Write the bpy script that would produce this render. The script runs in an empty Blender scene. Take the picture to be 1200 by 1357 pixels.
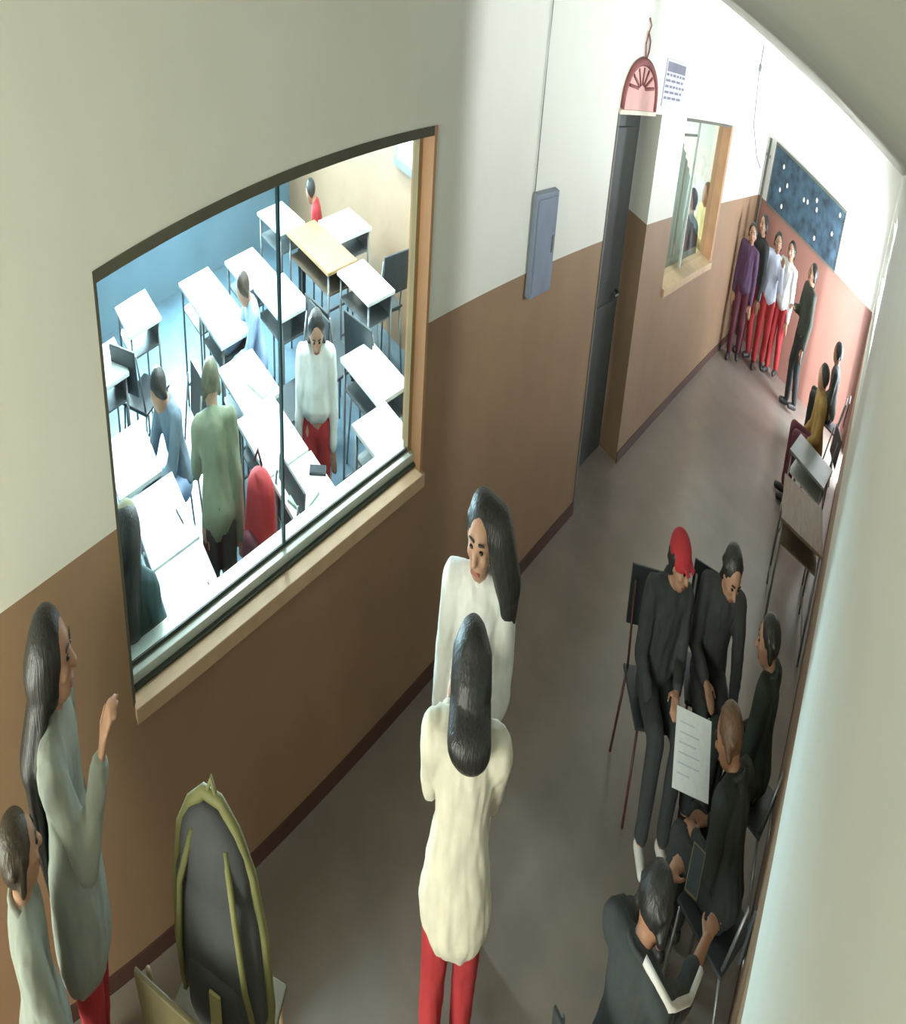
import bpy, bmesh, math, random
from mathutils import Vector, Matrix, Euler, noise as mnoise
import numpy as np

scene = bpy.context.scene
col = scene.collection
PI = math.pi
# ------------------------------------------------------------------ camera
# a wide security camera high on the right wall: its picture is linear in angle, so straight lines bow as in a wide lens
CAMZ = 2.862
LW = -2.6411          # x of the corridor's left wall
RW = 0.0754           # x of the right wall
LON = (-0.82451, 0.80710)
LAT = (-0.35188, 0.44042)
YAW, PITCH, ROLL = 0.68000, 0.53320, 0.14710
cd = bpy.data.cameras.new('camera')
cam = bpy.data.objects.new('camera', cd)
col.objects.link(cam)
cd.type = 'PANO'
cd.panorama_type = 'EQUIRECTANGULAR'
cd.longitude_min, cd.longitude_max = LON
cd.latitude_min, cd.latitude_max = LAT
cd.clip_start = 0.01
cd.clip_end = 100
fw = Vector((-math.sin(YAW) * math.cos(PITCH), math.cos(YAW) * math.cos(PITCH), -math.sin(PITCH)))
r0 = Vector((math.cos(YAW), math.sin(YAW), 0))
u0 = r0.cross(fw)
rt = r0 * math.cos(ROLL) + u0 * math.sin(ROLL)
up = -r0 * math.sin(ROLL) + u0 * math.cos(ROLL)
m3 = Matrix((rt, up, -fw)).transposed()
cam.matrix_world = Matrix.Translation((0, 0, CAMZ)) @ m3.to_4x4()
scene.camera = cam
# ------------------------------------------------------------------ world, daylight, exposure
world = bpy.data.worlds.new('sky_world')
scene.world = world
world.use_nodes = True
bg = world.node_tree.nodes['Background']
bg.inputs['Color'].default_value = (0.80, 0.90, 1.0, 1)
bg.inputs['Strength'].default_value = 1.2
vs = scene.view_settings
vs.view_transform = 'Standard'
vs.look = 'None'
vs.exposure = 1.0
vs.gamma = 1.0
vs.use_curve_mapping = False


def area(name, loc, aim, sx, sy, power, color, spread=180):
    l = bpy.data.lights.new(name, 'AREA')
    l.shape = 'RECTANGLE'
    l.size, l.size_y = sx, sy
    l.energy = power
    l.color = color
    l.spread = math.radians(spread)
    o = bpy.data.objects.new(name, l)
    col.objects.link(o)
    o.location = loc
    o.rotation_euler = Vector(aim).to_track_quat('-Z', 'Z').to_euler()
    return o


# daylight at the building's openings, then one added corridor fill (each lies outside a modelled opening)
area('daylight_yard_door', (0.55, 11.2, 1.35), (-1, 0.0, 0.0), 1.5, 2.1, 150, (0.84, 0.92, 1.0))
area('daylight_louvre_windows', (3.2, 6.6, 2.30), (-1, 0, 0), 5.5, 0.28, 900, (0.90, 0.97, 1.0))
area('daylight_classroom_windows', (-8.45, 2.6, 1.75), (1, 0, -0.25), 4.4, 1.5, 1100, (0.66, 0.84, 1.0))
area('daylight_second_room', (-6.9, 8.7, 1.75), (1, 0, 0), 2.4, 1.5, 190, (1.0, 0.98, 0.95))
area('fill_behind_camera', (-1.28, -6.2, 1.6), (0, 1, 0), 2.4, 2.6, 300, (0.95, 1.0, 0.86))  # added fill lamp behind the camera, lifts the near corridor

# ------------------------------------------------------------------ helpers
MATS = {}


def mat(name, c, rough=0.6, var=0.08, scale=6.0, metal=0.0, bump=0.0, stretch=None, spec=0.5):
    if name in MATS:
        return MATS[name]
    m = bpy.data.materials.new(name)
    m.use_nodes = True
    nt = m.node_tree
    b = nt.nodes['Principled BSDF']
    b.inputs['Roughness'].default_value = rough
    b.inputs['Metallic'].default_value = metal
    b.inputs['Specular IOR Level'].default_value = spec
    tc = nt.nodes.new('ShaderNodeTexCoord')
    mp = nt.nodes.new('ShaderNodeMapping')
    if stretch:
        mp.inputs['Scale'].default_value = stretch
    nt.links.new(tc.outputs['Object'], mp.inputs['Vector'])
    nz = nt.nodes.new('ShaderNodeTexNoise')
    nz.inputs['Scale'].default_value = scale
    nz.inputs['Detail'].default_value = 4
    nt.links.new(mp.outputs['Vector'], nz.inputs['Vector'])
    rp = nt.nodes.new('ShaderNodeValToRGB')
    rp.color_ramp.elements[0].position = 0.3
    rp.color_ramp.elements[1].position = 0.7
    rp.color_ramp.elements[0].color = (*[max(0, v * (1 - var)) for v in c], 1)
    rp.color_ramp.elements[1].color = (*[min(1, v * (1 + var)) for v in c], 1)
    nt.links.new(nz.outputs['Fac'], rp.inputs['Fac'])
    nt.links.new(rp.outputs['Color'], b.inputs['Base Color'])
    if bump:
        bp = nt.nodes.new('ShaderNodeBump')
        bp.inputs['Strength'].default_value = bump
        bp.inputs['Distance'].default_value = 0.01
        nt.links.new(nz.outputs['Fac'], bp.inputs['Height'])
        nt.links.new(bp.outputs['Normal'], b.inputs['Normal'])
    MATS[name] = m
    return m


def two_tone(name, low, high, z, rough_low=0.5, rough_high=0.5):
    """wall paint: dado colour below z, white above, slightly uneven"""
    m = mat(name, low, rough_low, 0.07, 2.5)
    nt = m.node_tree
    b = nt.nodes['Principled BSDF']
    ramp = [n for n in nt.nodes if n.type == 'VALTORGB'][0]
    nz = [n for n in nt.nodes if n.type == 'TEX_NOISE'][0]
    r2 = nt.nodes.new('ShaderNodeValToRGB')
    r2.color_ramp.elements[0].position = 0.3
    r2.color_ramp.elements[1].position = 0.7
    r2.color_ramp.elements[0].color = (*[v * 0.95 for v in high], 1)
    r2.color_ramp.elements[1].color = (*high, 1)
    nt.links.new(nz.outputs['Fac'], r2.inputs['Fac'])
    g = nt.nodes.new('ShaderNodeNewGeometry')
    sx = nt.nodes.new('ShaderNodeSeparateXYZ')
    nt.links.new(g.outputs['Position'], sx.inputs['Vector'])
    gt = nt.nodes.new('ShaderNodeMath')
    gt.operation = 'GREATER_THAN'
    gt.inputs[1].default_value = z
    nt.links.new(sx.outputs['Z'], gt.inputs[0])
    mx = nt.nodes.new('ShaderNodeMix')
    mx.data_type = 'RGBA'
    nt.links.new(gt.outputs[0], mx.inputs['Factor'])
    nt.links.new(ramp.outputs['Color'], mx.inputs[6])
    nt.links.new(r2.outputs['Color'], mx.inputs[7])
    nt.links.new(mx.outputs[2], b.inputs['Base Color'])
    return m


def glass_mat():
    m = bpy.data.materials.new('window_glass')
    m.use_nodes = True
    nt = m.node_tree
    nt.nodes.clear()
    out = nt.nodes.new('ShaderNodeOutputMaterial')
    tr = nt.nodes.new('ShaderNodeBsdfTransparent')
    tr.inputs['Color'].default_value = (0.93, 0.98, 0.97, 1)
    gl = nt.nodes.new('ShaderNodeBsdfGlossy')
    gl.inputs['Roughness'].default_value = 0.02
    lw_ = nt.nodes.new('ShaderNodeLayerWeight')
    pw = nt.nodes.new('ShaderNodeMath')
    pw.operation = 'POWER'
    pw.inputs[1].default_value = 4.0
    nt.links.new(lw_.outputs['Facing'], pw.inputs[0])
    fr = nt.nodes.new('ShaderNodeMath')
    fr.operation = 'MULTIPLY_ADD'
    fr.inputs[1].default_value = 0.7
    fr.inputs[2].default_value = 0.03
    nt.links.new(pw.outputs[0], fr.inputs[0])
    mx = nt.nodes.new('ShaderNodeMixShader')
    nt.links.new(fr.outputs[0], mx.inputs[0])
    nt.links.new(tr.outputs[0], mx.inputs[1])
    nt.links.new(gl.outputs[0], mx.inputs[2])
    nt.links.new(mx.outputs[0], out.inputs['Surface'])
    MATS['window_glass'] = m
    return m


def emit_mat(name, c, s):
    m = mat(name, c, 0.5, 0.0)
    b = m.node_tree.nodes['Principled BSDF']
    b.inputs['Emission Color'].default_value = (*c, 1)
    b.inputs['Emission Strength'].default_value = s
    return m


class MB:
    """collects shapes into one mesh"""

    def __init__(self):
        self.v, self.f = [], []

    def add(self, vs, fs, M=None):
        n = len(self.v)
        for p in vs:
            p = Vector(p)
            self.v.append(tuple(M @ p if M else p))
        self.f += [tuple(i + n for i in f) for f in fs]
        return self

    def box(self, x0, x1, y0, y1, z0, z1, M=None):
        vs = [(x0, y0, z0), (x1, y0, z0), (x1, y1, z0), (x0, y1, z0), (x0, y0, z1), (x1, y0, z1), (x1, y1, z1), (x0, y1, z1)]
        fs = [(0, 3, 2, 1), (4, 5, 6, 7), (0, 1, 5, 4), (1, 2, 6, 5), (2, 3, 7, 6), (3, 0, 4, 7)]
        return self.add(vs, fs, M)

    def cbox(self, c, s, M=None):
        return self.box(c[0] - s[0] / 2, c[0] + s[0] / 2, c[1] - s[1] / 2, c[1] + s[1] / 2, c[2] - s[2] / 2, c[2] + s[2] / 2, M)

    def tube(self, pts, r, n=8, caps=True):
        pts = [Vector(p) for p in pts]
        rs = r if isinstance(r, (list, tuple)) else [r] * len(pts)
        vs, fs = [], []
        a = None
        for i, p in enumerate(pts):
            d = (pts[min(i + 1, len(pts) - 1)] - pts[max(i - 1, 0)]).normalized()
            if a is None:
                a = d.cross(Vector((0, 0, 1)) if abs(d.z) < 0.9 else Vector((1, 0, 0)))
            a = (a - d * a.dot(d)).normalized()      # carried along, so the tube never twists
            b = d.cross(a)
            for k in range(n):
                t = 2 * PI * k / n
                vs.append(p + (a * math.cos(t) + b * math.sin(t)) * rs[i])
        for i in range(len(pts) - 1):
            for k in range(n):
                k2 = (k + 1) % n
                fs.append((i * n + k, i * n + k2, (i + 1) * n + k2, (i + 1) * n + k))
        if caps:
            fs.append(tuple(reversed(range(n))))
            fs.append(tuple((len(pts) - 1) * n + k for k in range(n)))
        return self.add(vs, fs)

    def ell(self, c, r, M=None, nu=14, nv=9):
        c = Vector(c)
        M = M or Matrix.Identity(3)
        vs, fs = [], []
        for j in range(1, nv):
            th = PI * j / nv
            for i in range(nu):
                ph = 2 * PI * i / nu
                vs.append(c + M @ Vector((r[0] * math.sin(th) * math.cos(ph), r[1] * math.sin(th) * math.sin(ph), r[2] * math.cos(th))))
        top, bot = len(vs), len(vs) + 1
        vs += [c + M @ Vector((0, 0, r[2])), c + M @ Vector((0, 0, -r[2]))]
        for i in range(nu):
            i2 = (i + 1) % nu
            fs.append((top, i, i2))
            fs.append((bot, (nv - 2) * nu + i2, (nv - 2) * nu + i))
            for j in range(nv - 2):
                fs.append((j * nu + i, (j + 1) * nu + i, (j + 1) * nu + i2, j * nu + i2))
        return self.add(vs, fs)

    def cone(self, p0, p1, r0, r1, flat=1.0, side=None, n=14, k=4):
        """tapered capsule with rounded ends; flat squeezes the section across 'side'"""
        p0, p1 = Vector(p0), Vector(p1)
        d = (p1 - p0)
        L = d.length
        d = d / L if L > 1e-6 else Vector((0, 0, 1))
        if side is None:
            side = Vector((1, 0, 0)) if abs(d.x) < 0.8 else Vector((0, 1, 0))
        side = Vector(side)
        a = (side - d * side.dot(d)).normalized()
        b = d.cross(a)
        rings = []
        for i in range(k, 0, -1):
            t = PI / 2 * i / (k + 0.3)
            rings.append((p0 - d * r0 * flat * math.sin(t), r0 * math.cos(t)))
        rings.append((p0, r0))
        rings.append((p1, r1))
        for i in range(1, k + 1):
            t = PI / 2 * i / (k + 0.3)
            rings.append((p1 + d * r1 * flat * math.sin(t), r1 * math.cos(t)))
        vs, fs = [], []
        for c, r in rings:
            for i in range(n):
                t = 2 * PI * i / n
                vs.append(c + a * r * math.cos(t) + b * r * flat * math.sin(t))
        m = len(rings)
        for j in range(m - 1):
            for i in range(n):
                i2 = (i + 1) % n
                fs.append((j * n + i, j * n + i2, (j + 1) * n + i2, (j + 1) * n + i))
        fs.append(tuple(reversed(range(n))))
        fs.append(tuple((m - 1) * n + i for i in range(n)))
        return self.add(vs, fs)

    def mesh(self, name, material=None, smooth=False, bevel=0.0):
        me = bpy.data.meshes.new(name)
        me.from_pydata(self.v, [], self.f)
        bm = bmesh.new()
        bm.from_mesh(me)
        bmesh.ops.recalc_face_normals(bm, faces=bm.faces)
        if bevel:
            bmesh.ops.bevel(bm, geom=list(bm.edges), offset=bevel, segments=2, affect='EDGES', profile=0.6, clamp_overlap=True)
        bm.to_mesh(me)
        bm.free()
        if material:
            me.materials.append(material)
        if smooth:
            for p in me.polygons:
                p.use_smooth = True
        return me

    def build(self, name, material, parent=None, smooth=False, bevel=0.0):
        return link(name, self.mesh(name, material, smooth, bevel), parent)

    def remesh(self, name, material, voxel, parent=None, it=6, folds=0.0):
        """fuse the overlapping shapes into one continuous skin"""
        me = self.mesh(name, material)
        o = bpy.data.objects.new(name, me)
        col.objects.link(o)
        r = o.modifiers.new('r', 'REMESH')
        r.mode = 'VOXEL'
        r.voxel_size = voxel
        r.use_smooth_shade = True
        s = o.modifiers.new('s', 'SMOOTH')
        s.factor = 0.5
        s.iterations = it
        dg = bpy.context.evaluated_depsgraph_get()
        me2 = bpy.data.meshes.new_from_object(o.evaluated_get(dg))
        me2.name = name
        bpy.data.objects.remove(o)
        bpy.data.meshes.remove(me)
        if folds:
            # cloth folds: slow ripples, longer down than across
            co = np.empty(len(me2.vertices) * 3)
            no = np.empty(len(me2.vertices) * 3)
            me2.vertices.foreach_get('co', co)
            me2.vertices.foreach_get('normal', no)
            co, no = co.reshape(-1, 3), no.reshape(-1, 3)
            sd = random.Random(len(co)).uniform(0, 50)
            dv = [mnoise.noise(Vector((x * 17 + sd, y * 17, z * 8 + x * 6))) + 0.5 * mnoise.noise(Vector((x * 40, y * 40 + sd, z * 16))) for x, y, z in co]
            co = co + no * (np.array(dv)[:, None] * folds)
            me2.vertices.foreach_set('co', co.ravel())
            me2.update()
        if not me2.materials:
            me2.materials.append(material)
        for p in me2.polygons:
            p.use_smooth = True
        return link(name, me2, parent)


def link(name, me, parent=None):
    o = bpy.data.objects.new(name, me)
    col.objects.link(o)
    if parent:
        o.parent = parent
    return o


def tag(o, label=None, cat=None, group=None, kind=None):
    if label:
        o['label'] = label
    if cat:
        o['category'] = cat
    if group:
        o['group'] = group
    if kind:
        o['kind'] = kind
    return o


def thing(name, label, cat, loc=(0, 0, 0), rz=0.0, group=None):
    o = bpy.data.objects.new(name, None)
    o.empty_display_size = 0.1
    col.objects.link(o)
    o.location = loc
    o.rotation_euler = (0, 0, rz)
    return tag(o, label, cat, group)


def copy_tree(o, parent=None):
    c = o.copy()
    col.objects.link(c)
    c.parent = parent
    for ch in list(o.children):
        copy_tree(ch, c)
    return c


def struct(name, mb, m, bevel=0.0):
    return tag(mb.build(name, m, None, False, bevel), kind='structure')


# ------------------------------------------------------------------ materials
BROWN = (0.30, 0.192, 0.115)
WHITE = (0.74, 0.74, 0.66)
PZ = 1.465
m_wall = two_tone('wall_paint', BROWN, WHITE, PZ, 0.45, 0.35)
m_rwall = two_tone('right_wall_paint', BROWN, (0.72, 0.72, 0.65), PZ, 0.5, 0.45)
m_endwall = two_tone('end_wall_paint', (0.26, 0.12, 0.09), (0.8, 0.8, 0.78), PZ)
m_class = two_tone('classroom_paint', (0.34, 0.215, 0.13), (0.72, 0.74, 0.70), 1.5)
m_ceil = mat('ceiling_paint', (0.52, 0.51, 0.44), 0.8, 0.05, 1.5)
m_floor = mat('corridor_floor', (0.23, 0.195, 0.165), 0.33, 0.10, 3.0)
m_cfloor = mat('classroom_floor', (0.12, 0.19, 0.24), 0.30, 0.15, 5.0)
m_skirt = mat('skirting_paint', (0.085, 0.04, 0.03), 0.5, 0.1)
m_sill = mat('sill_plaster', (0.52, 0.36, 0.22), 0.6, 0.08, 8)
m_jamb = mat('jamb_paint', (0.46, 0.25, 0.13), 0.55, 0.08, 6)
m_alu = mat('aluminium_track', (0.55, 0.60, 0.55), 0.35, 0.05, 10, 0.2)
m_gap = mat('dark_track_gasket', (0.035, 0.045, 0.03), 0.6, 0.1)
m_lintel = mat('dark_lintel', (0.09, 0.085, 0.06), 0.6, 0.1)
m_glass = glass_mat()
m_door = mat('dark_door_paint', (0.05, 0.055, 0.05), 0.5, 0.15, 4)
m_steel = mat('grey_steel', (0.22, 0.23, 0.23), 0.4, 0.1, 10, 0.6)
m_desktop = mat('white_laminate', (0.80, 0.83, 0.81), 0.25, 0.03, 6)
m_brownlam = mat('brown_laminate', (0.45, 0.27, 0.12), 0.3, 0.12, 4, stretch=(1, 6, 1))
m_plastic = mat('dark_chair_plastic', (0.045, 0.055, 0.06), 0.45, 0.15)
m_paper = mat('white_paper', (0.75, 0.78, 0.80), 0.7, 0.05, 30)
m_text = mat('faint_grey_print', (0.20, 0.20, 0.26), 0.7, 0.1)
m_black = mat('black_plastic', (0.015, 0.015, 0.017), 0.3, 0.1)
m_frame = mat('pale_window_frame', (0.6, 0.62, 0.6), 0.4, 0.05)

# ------------------------------------------------------------------ setting: corridor
CZ = 2.912           # ceiling
Y0, Y1 = -5.6, 12.19
WT = 0.20            # wall thickness
LB = LW - WT         # classroom side of the left wall
WY0, WY1, WZ0, WZ1 = 0.508, 2.737, 0.944, 2.102      # large window
DY0, DY1, DZ = 5.30, 6.42, 2.10                      # door recess
VY0, VY1, VZ0, VZ1 = 7.25, 9.38, 0.99, 2.10          # second window

struct('floor', MB().box(LW, RW, Y0, Y1, -0.1, 0), m_floor)
struct('ceiling', MB().box(LB, RW + 0.2, Y0, Y1 + 0.2, CZ, CZ + 0.1), m_ceil)
w = MB()
for a, b in ((Y0, WY0), (WY1, DY0), (DY1, VY0), (VY1, Y1)):
    w.box(LB, LW, a, b, 0, CZ)
for a, b, c, d in ((WY0, WY1, WZ0, WZ1), (VY0, VY1, VZ0, VZ1)):
    w.box(LB, LW, a, b, 0, c)
    w.box(LB, LW, a, b, d, CZ)
w.box(LB, LW, DY0, DY1, DZ, CZ)
# cheeks of the door recess
w.box(LB - 0.12, LB, DY0 - 0.1, DY0, 0, CZ)
w.box(LB - 0.12, LB, DY1, DY1 + 0.1, 0, CZ)
w.box(LB - 0.12, LB, DY0, DY1, DZ, CZ)
struct('wall_left', w, m_wall)
struct('wall_end', MB().box(LB, RW + 0.2, Y1, Y1 + 0.2, 0, CZ), m_endwall)
# right wall with a band of louvred windows and a door to the yard
w = MB()
RT = RW + 0.18
LY0, LY1, LZ0, LZ1 = 4.7, 9.3, 1.80, 2.70
YD0, YD1, YDZ = 10.5, 11.95, 2.25
w.box(RW, RT, Y0, LY0, 0, CZ)
w.box(RW, RT, LY0, LY1, 0, LZ0)
w.box(RW, RT, LY0, LY1, LZ1, CZ)
w.box(RW, RT, LY1, YD0, 0, CZ)
w.box(RW, RT, YD0, YD1, YDZ, CZ)
w.box(RW, RT, YD1, Y1, 0, CZ)
struct('wall_right', w, m_rwall)
w = MB()
w.box(LB, RT, Y0 - 0.2, Y0, 2.6, CZ)
w.box(LB, LW + 0.15, Y0 - 0.2, Y0, 0, 2.6)
w.box(RW - 0.1, RT, Y0 - 0.2, Y0, 0, 2.6)
struct('wall_back', w, m_rwall)  # unseen wall, left open so the added fill lamp reaches the corridor
b = struct('baseboard_left', MB().box(LW, LW + 0.012, Y0, DY0, 0.0, 0.07).box(LW, LW + 0.012, DY1, Y1, 0.0, 0.07), m_skirt)
b = struct('baseboard_right', MB().box(RW - 0.012, RW, Y0, YD0, 0.0, 0.07), m_skirt)
# louvred windows in the right wall
lw = tag(bpy.data.objects.new('window_3', None), kind='structure')
col.objects.link(lw)
fr = MB()
for y in (LY0, LY0 + 1.5, LY0 + 3.07, LY1 - 0.05):
    fr.box(RW + 0.05, RW + 0.12, y, y + 0.05, LZ0, LZ1)
fr.box(RW + 0.05, RW + 0.12, LY0, LY1, LZ0, LZ0 + 0.04).box(RW + 0.05, RW + 0.12, LY0, LY1, LZ1 - 0.04, LZ1)
fr.build('window_frame', m_frame, lw)
MB().box(RW + 0.04, RW + 0.13, LY0, LY1, 2.27, 2.40).build('added_transom', m_frame, lw)  # unseen rail added to throw the dark band onto the left wall
for z in (1.93, 2.08, 2.52):
    sl = MB().cbox((0, 0, 0), (0.15, LY1 - LY0 - 0.04, 0.008)).build('slat', m_frame, lw)
    sl.location = (RW + 0.09, (LY0 + LY1) / 2, z)
    sl.rotation_euler = (0, 0.35, 0)
# yard door frame
df = tag(MB().box(RW + 0.02, RT - 0.02, YD0, YD0 + 0.06, 0, YDZ).box(RW + 0.02, RT - 0.02, YD1 - 0.06, YD1, 0, YDZ).box(RW + 0.02, RT - 0.02, YD0, YD1, YDZ - 0.06, YDZ).build('door_2', m_frame), kind='structure')
struct('floor_yard', MB().box(RW, RW + 6, Y0, Y1 + 2, -0.12, -0.005), mat('yard_concrete', (0.45, 0.44, 0.42), 0.8, 0.1))

# ------------------------------------------------------------------ large classroom window
win = tag(bpy.data.objects.new('window_1', None), kind='structure')
col.objects.link(win)
MB().box(LB, LW + 0.035, WY0, WY1 + 0.02, WZ0 - 0.045, WZ0 + 0.006).build('sill', m_sill, win, bevel=0.004)
MB().box(LW - 0.065, LW - 0.042, WY0, WY1, WZ0, WZ0 + 0.016).build('gasket', m_gap, win)
tr = MB().box(LB - 0.01, LW - 0.065, WY0, WY1, WZ0, WZ0 + 0.045)
tr.build('track', m_alu, win, bevel=0.003)
MB().box(LW - 0.115, LW - 0.105, WY0, WY1, WZ0 + 0.045, WZ0 + 0.058).build('track_rail', m_gap, win)
MB().box(LB, LW + 0.004, WY0, WY1, WZ1 - 0.03, WZ1).build('lintel_edge', m_lintel, win)
MB().box(LB, LW + 0.006, WY1 - 0.012, WY1 + 0.012, WZ0, WZ1).build('jamb', m_jamb, win)
MB().box(LB, LW + 0.003, WY0 - 0.01, WY0 + 0.006, WZ0, WZ1).build('jamb', m_lintel, win)
MB().box(LW - 0.145, LW - 0.10, WY1 - 0.045, WY1 - 0.012, WZ0 + 0.04, WZ1 - 0.03).build('frame_stile', mat('olive_frame', (0.30, 0.21, 0.10), 0.5), win)
GM = (WY0 + WY1) / 2 - 0.02
MB().box(LW - 0.130, LW - 0.125, WY0 + 0.01, GM + 0.02, WZ0 + 0.045, WZ1 - 0.03).build('pane', m_glass, win)
MB().box(LW - 0.112, LW - 0.107, GM - 0.02, WY1 - 0.04, WZ0 + 0.045, WZ1 - 0.03).build('pane', m_glass, win)
MB().box(LW - 0.134, LW - 0.104, GM - 0.006, GM + 0.006, WZ0 + 0.045, WZ1 - 0.03).build('glass_edge', mat('dark_teal_edge', (0.02, 0.05, 0.06), 0.3), win)

# door recess
dr = tag(bpy.data.objects.new('door_1', None), kind='structure')
col.objects.link(dr)
MB().box(LB - 0.09, LB - 0.05, DY0 + 0.03, DY1 - 0.03, 0.01, DZ - 0.02).build('door_leaf', m_door, dr)
for z0, z1 in ((0.15, 0.95), (1.08, 1.95)):
    MB().box(LB - 0.052, LB - 0.04, DY0 + 0.14, DY1 - 0.16, z0, z1).build('door_panel', m_door, dr, bevel=0.008)
MB().tube([(LB - 0.05, DY1 - 0.12, 1.0), (LB + 0.01, DY1 - 0.12, 1.0), (LB + 0.01, DY1 - 0.24, 1.0)], 0.01).build('door_handle', m_steel, dr, True)
struct('floor_recess', MB().box(LB - 0.2, LW, DY0, DY1, -0.1, 0.001), m_floor)
MB().box(LB, LW + 0.01, DY0, DY0 + 0.03, 0, DZ).build('door_frame', mat('grey_door_frame', (0.16, 0.15, 0.14), 0.5), dr)

# second window
w2 = tag(bpy.data.objects.new('window_2', None), kind='structure')
col.objects.link(w2)
MB().box(LB, LW + 0.035, VY0, VY1, VZ0 - 0.05, VZ0 + 0.006).build('sill', m_sill, w2, bevel=0.004)
MB().box(LB, LW + 0.006, VY1 - 0.05, VY1 + 0.06, VZ0, VZ1).build('jamb', m_jamb, w2)
MB().box(LB, LW + 0.004, VY0, VY1, VZ1 - 0.02, VZ1).build('lintel_edge', m_lintel, w2)
MB().box(LW - 0.13, LW - 0.125, VY0, VY1 - 0.05, VZ0, VZ1 - 0.02).build('pane', m_glass, w2)
MB().box(LW - 0.14, LW - 0.11, VY0 + 0.92, VY0 + 0.96, VZ0, VZ1).build('mullion', m_alu, w2)

# ------------------------------------------------------------------ classroom behind the window
CX, CY0, CY1 = -8.2, -1.2, 5.0
struct('floor_classroom', MB().box(CX, LB, CY0, CY1, -0.1, 0), m_cfloor)
struct('ceiling_classroom', MB().box(CX - 0.2, LB, CY0 - 0.2, CY1 + 0.2, CZ, CZ + 0.1), m_ceil)
struct('wall_classroom_right', MB().box(CX - 0.2, LB - 0.1, CY1, CY1 + 0.15, 0, CZ), m_class)
struct('wall_classroom_left', MB().box(CX - 0.2, LB, CY0 - 0.15, CY0, 0, CZ), two_tone('classroom_glare_dado_left', (0.17, 0.27, 0.33), (0.72, 0.74, 0.70), 1.5))  # bluish glare is put into the dado colour of this wall
w = MB()
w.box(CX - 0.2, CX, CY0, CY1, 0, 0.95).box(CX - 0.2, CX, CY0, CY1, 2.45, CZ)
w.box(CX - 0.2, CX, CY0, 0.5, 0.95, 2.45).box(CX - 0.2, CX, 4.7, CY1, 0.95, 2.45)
m_classf = two_tone('classroom_glare_dado', (0.17, 0.27, 0.33), (0.72, 0.74, 0.70), 1.5)  # dado tinted blue to imitate the glare hazing a brown wall
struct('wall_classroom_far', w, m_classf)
w4 = tag(bpy.data.objects.new('window_4', None), kind='structure')
col.objects.link(w4)
fr = MB().box(CX - 0.12, CX - 0.06, 0.5, 4.7, 0.95, 1.0).box(CX - 0.12, CX - 0.06, 0.5, 4.7, 2.40, 2.45)
for k in range(5):
    fr.box(CX - 0.12, CX - 0.06, 0.5 + k * 1.0375, 0.55 + k * 1.0375, 0.95, 2.45)
fr.build('window_frame', m_frame, w4)
for k in range(4):
    MB().box(CX - 0.092, CX - 0.087, 0.55 + k * 1.0375, 1.5375 + k * 1.0375, 1.0, 2.4).build('pane', m_glass, w4)
# second room
struct('floor_second_room', MB().box(-6.6, LB, 6.75, 11.2, -0.1, 0), m_cfloor)
struct('ceiling_second_room', MB().box(-6.8, LB, 6.6, 11.35, CZ, CZ + 0.1), m_ceil)
struct('wall_second_room_near', MB().box(-6.8, LB, 6.6, 6.75, 0, CZ), mat('second_room_white', (0.8, 0.82, 0.78), 0.6, 0.03))
struct('wall_second_room_right', MB().box(-6.8, LB, 11.2, 11.35, 0, CZ), MATS['second_room_white'])
w = MB().box(-6.8, -6.6, 6.75, 11.2, 0, 0.9).box(-6.8, -6.6, 6.75, 11.2, 2.5, CZ).box(-6.8, -6.6, 6.75, 7.5, 0.9, 2.5).box(-6.8, -6.6, 9.9, 11.2, 0.9, 2.5)
struct('wall_second_room_far', w, MATS['second_room_white'])

# ------------------------------------------------------------------ people
SKIN = mat('skin_tan', (0.42, 0.235, 0.15), 0.55, 0.06, 12)
SKIN2 = mat('skin_brown', (0.36, 0.18, 0.105), 0.55, 0.06, 12)
HAIR = mat('dark_hair', (0.022, 0.022, 0.020), 0.42, 0.35, 40, bump=0.4, stretch=(3, 3, 0.4))
HAIRB = mat('brown_hair', (0.05, 0.035, 0.022), 0.45, 0.35, 40, bump=0.4, stretch=(3, 3, 0.4))
m_eye = mat('eye_dark', (0.012, 0.01, 0.008), 0.25, 0.1)
m_lip = mat('lip', (0.30, 0.10, 0.08), 0.5, 0.1)
CL = {}


def cloth(name, c, rough=0.85):
    return mat(name, c, rough, 0.10, 9, bump=0.15)


C_WHITE = cloth('cream_shirt_cotton', (0.66, 0.62, 0.50))
C_GREY = cloth('grey_white_shirt_cotton', (0.29, 0.32, 0.28))
C_RED = cloth('red_school_trousers', (0.40, 0.030, 0.035))
C_DARK = cloth('dark_jacket', (0.040, 0.047, 0.047))
C_DARKT = cloth('dark_trousers', (0.032, 0.037, 0.038))
C_OCHRE = cloth('ochre_jacket', (0.28, 0.17, 0.045))
C_MAROON = cloth('maroon_trousers', (0.11, 0.025, 0.04))
C_PURPLE = cloth('purple_jacket', (0.09, 0.045, 0.10))
C_GREEN = cloth('grey_green_jacket', (0.13, 0.17, 0.11))
C_BLUE = cloth('pale_blue_shirt', (0.32, 0.45, 0.68))
C_OLIVE = cloth('olive_top', (0.19, 0.16, 0.06))
C_TEAL = cloth('teal_jacket', (0.05, 0.10, 0.11))
S_WHITE = mat('white_shoe', (0.65, 0.65, 0.62), 0.6, 0.08)
S_DARK = mat('dark_shoe', (0.03, 0.03, 0.03), 0.5, 0.1)
R_STRIPE = cloth('white_stripe', (0.68, 0.66, 0.62))

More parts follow.
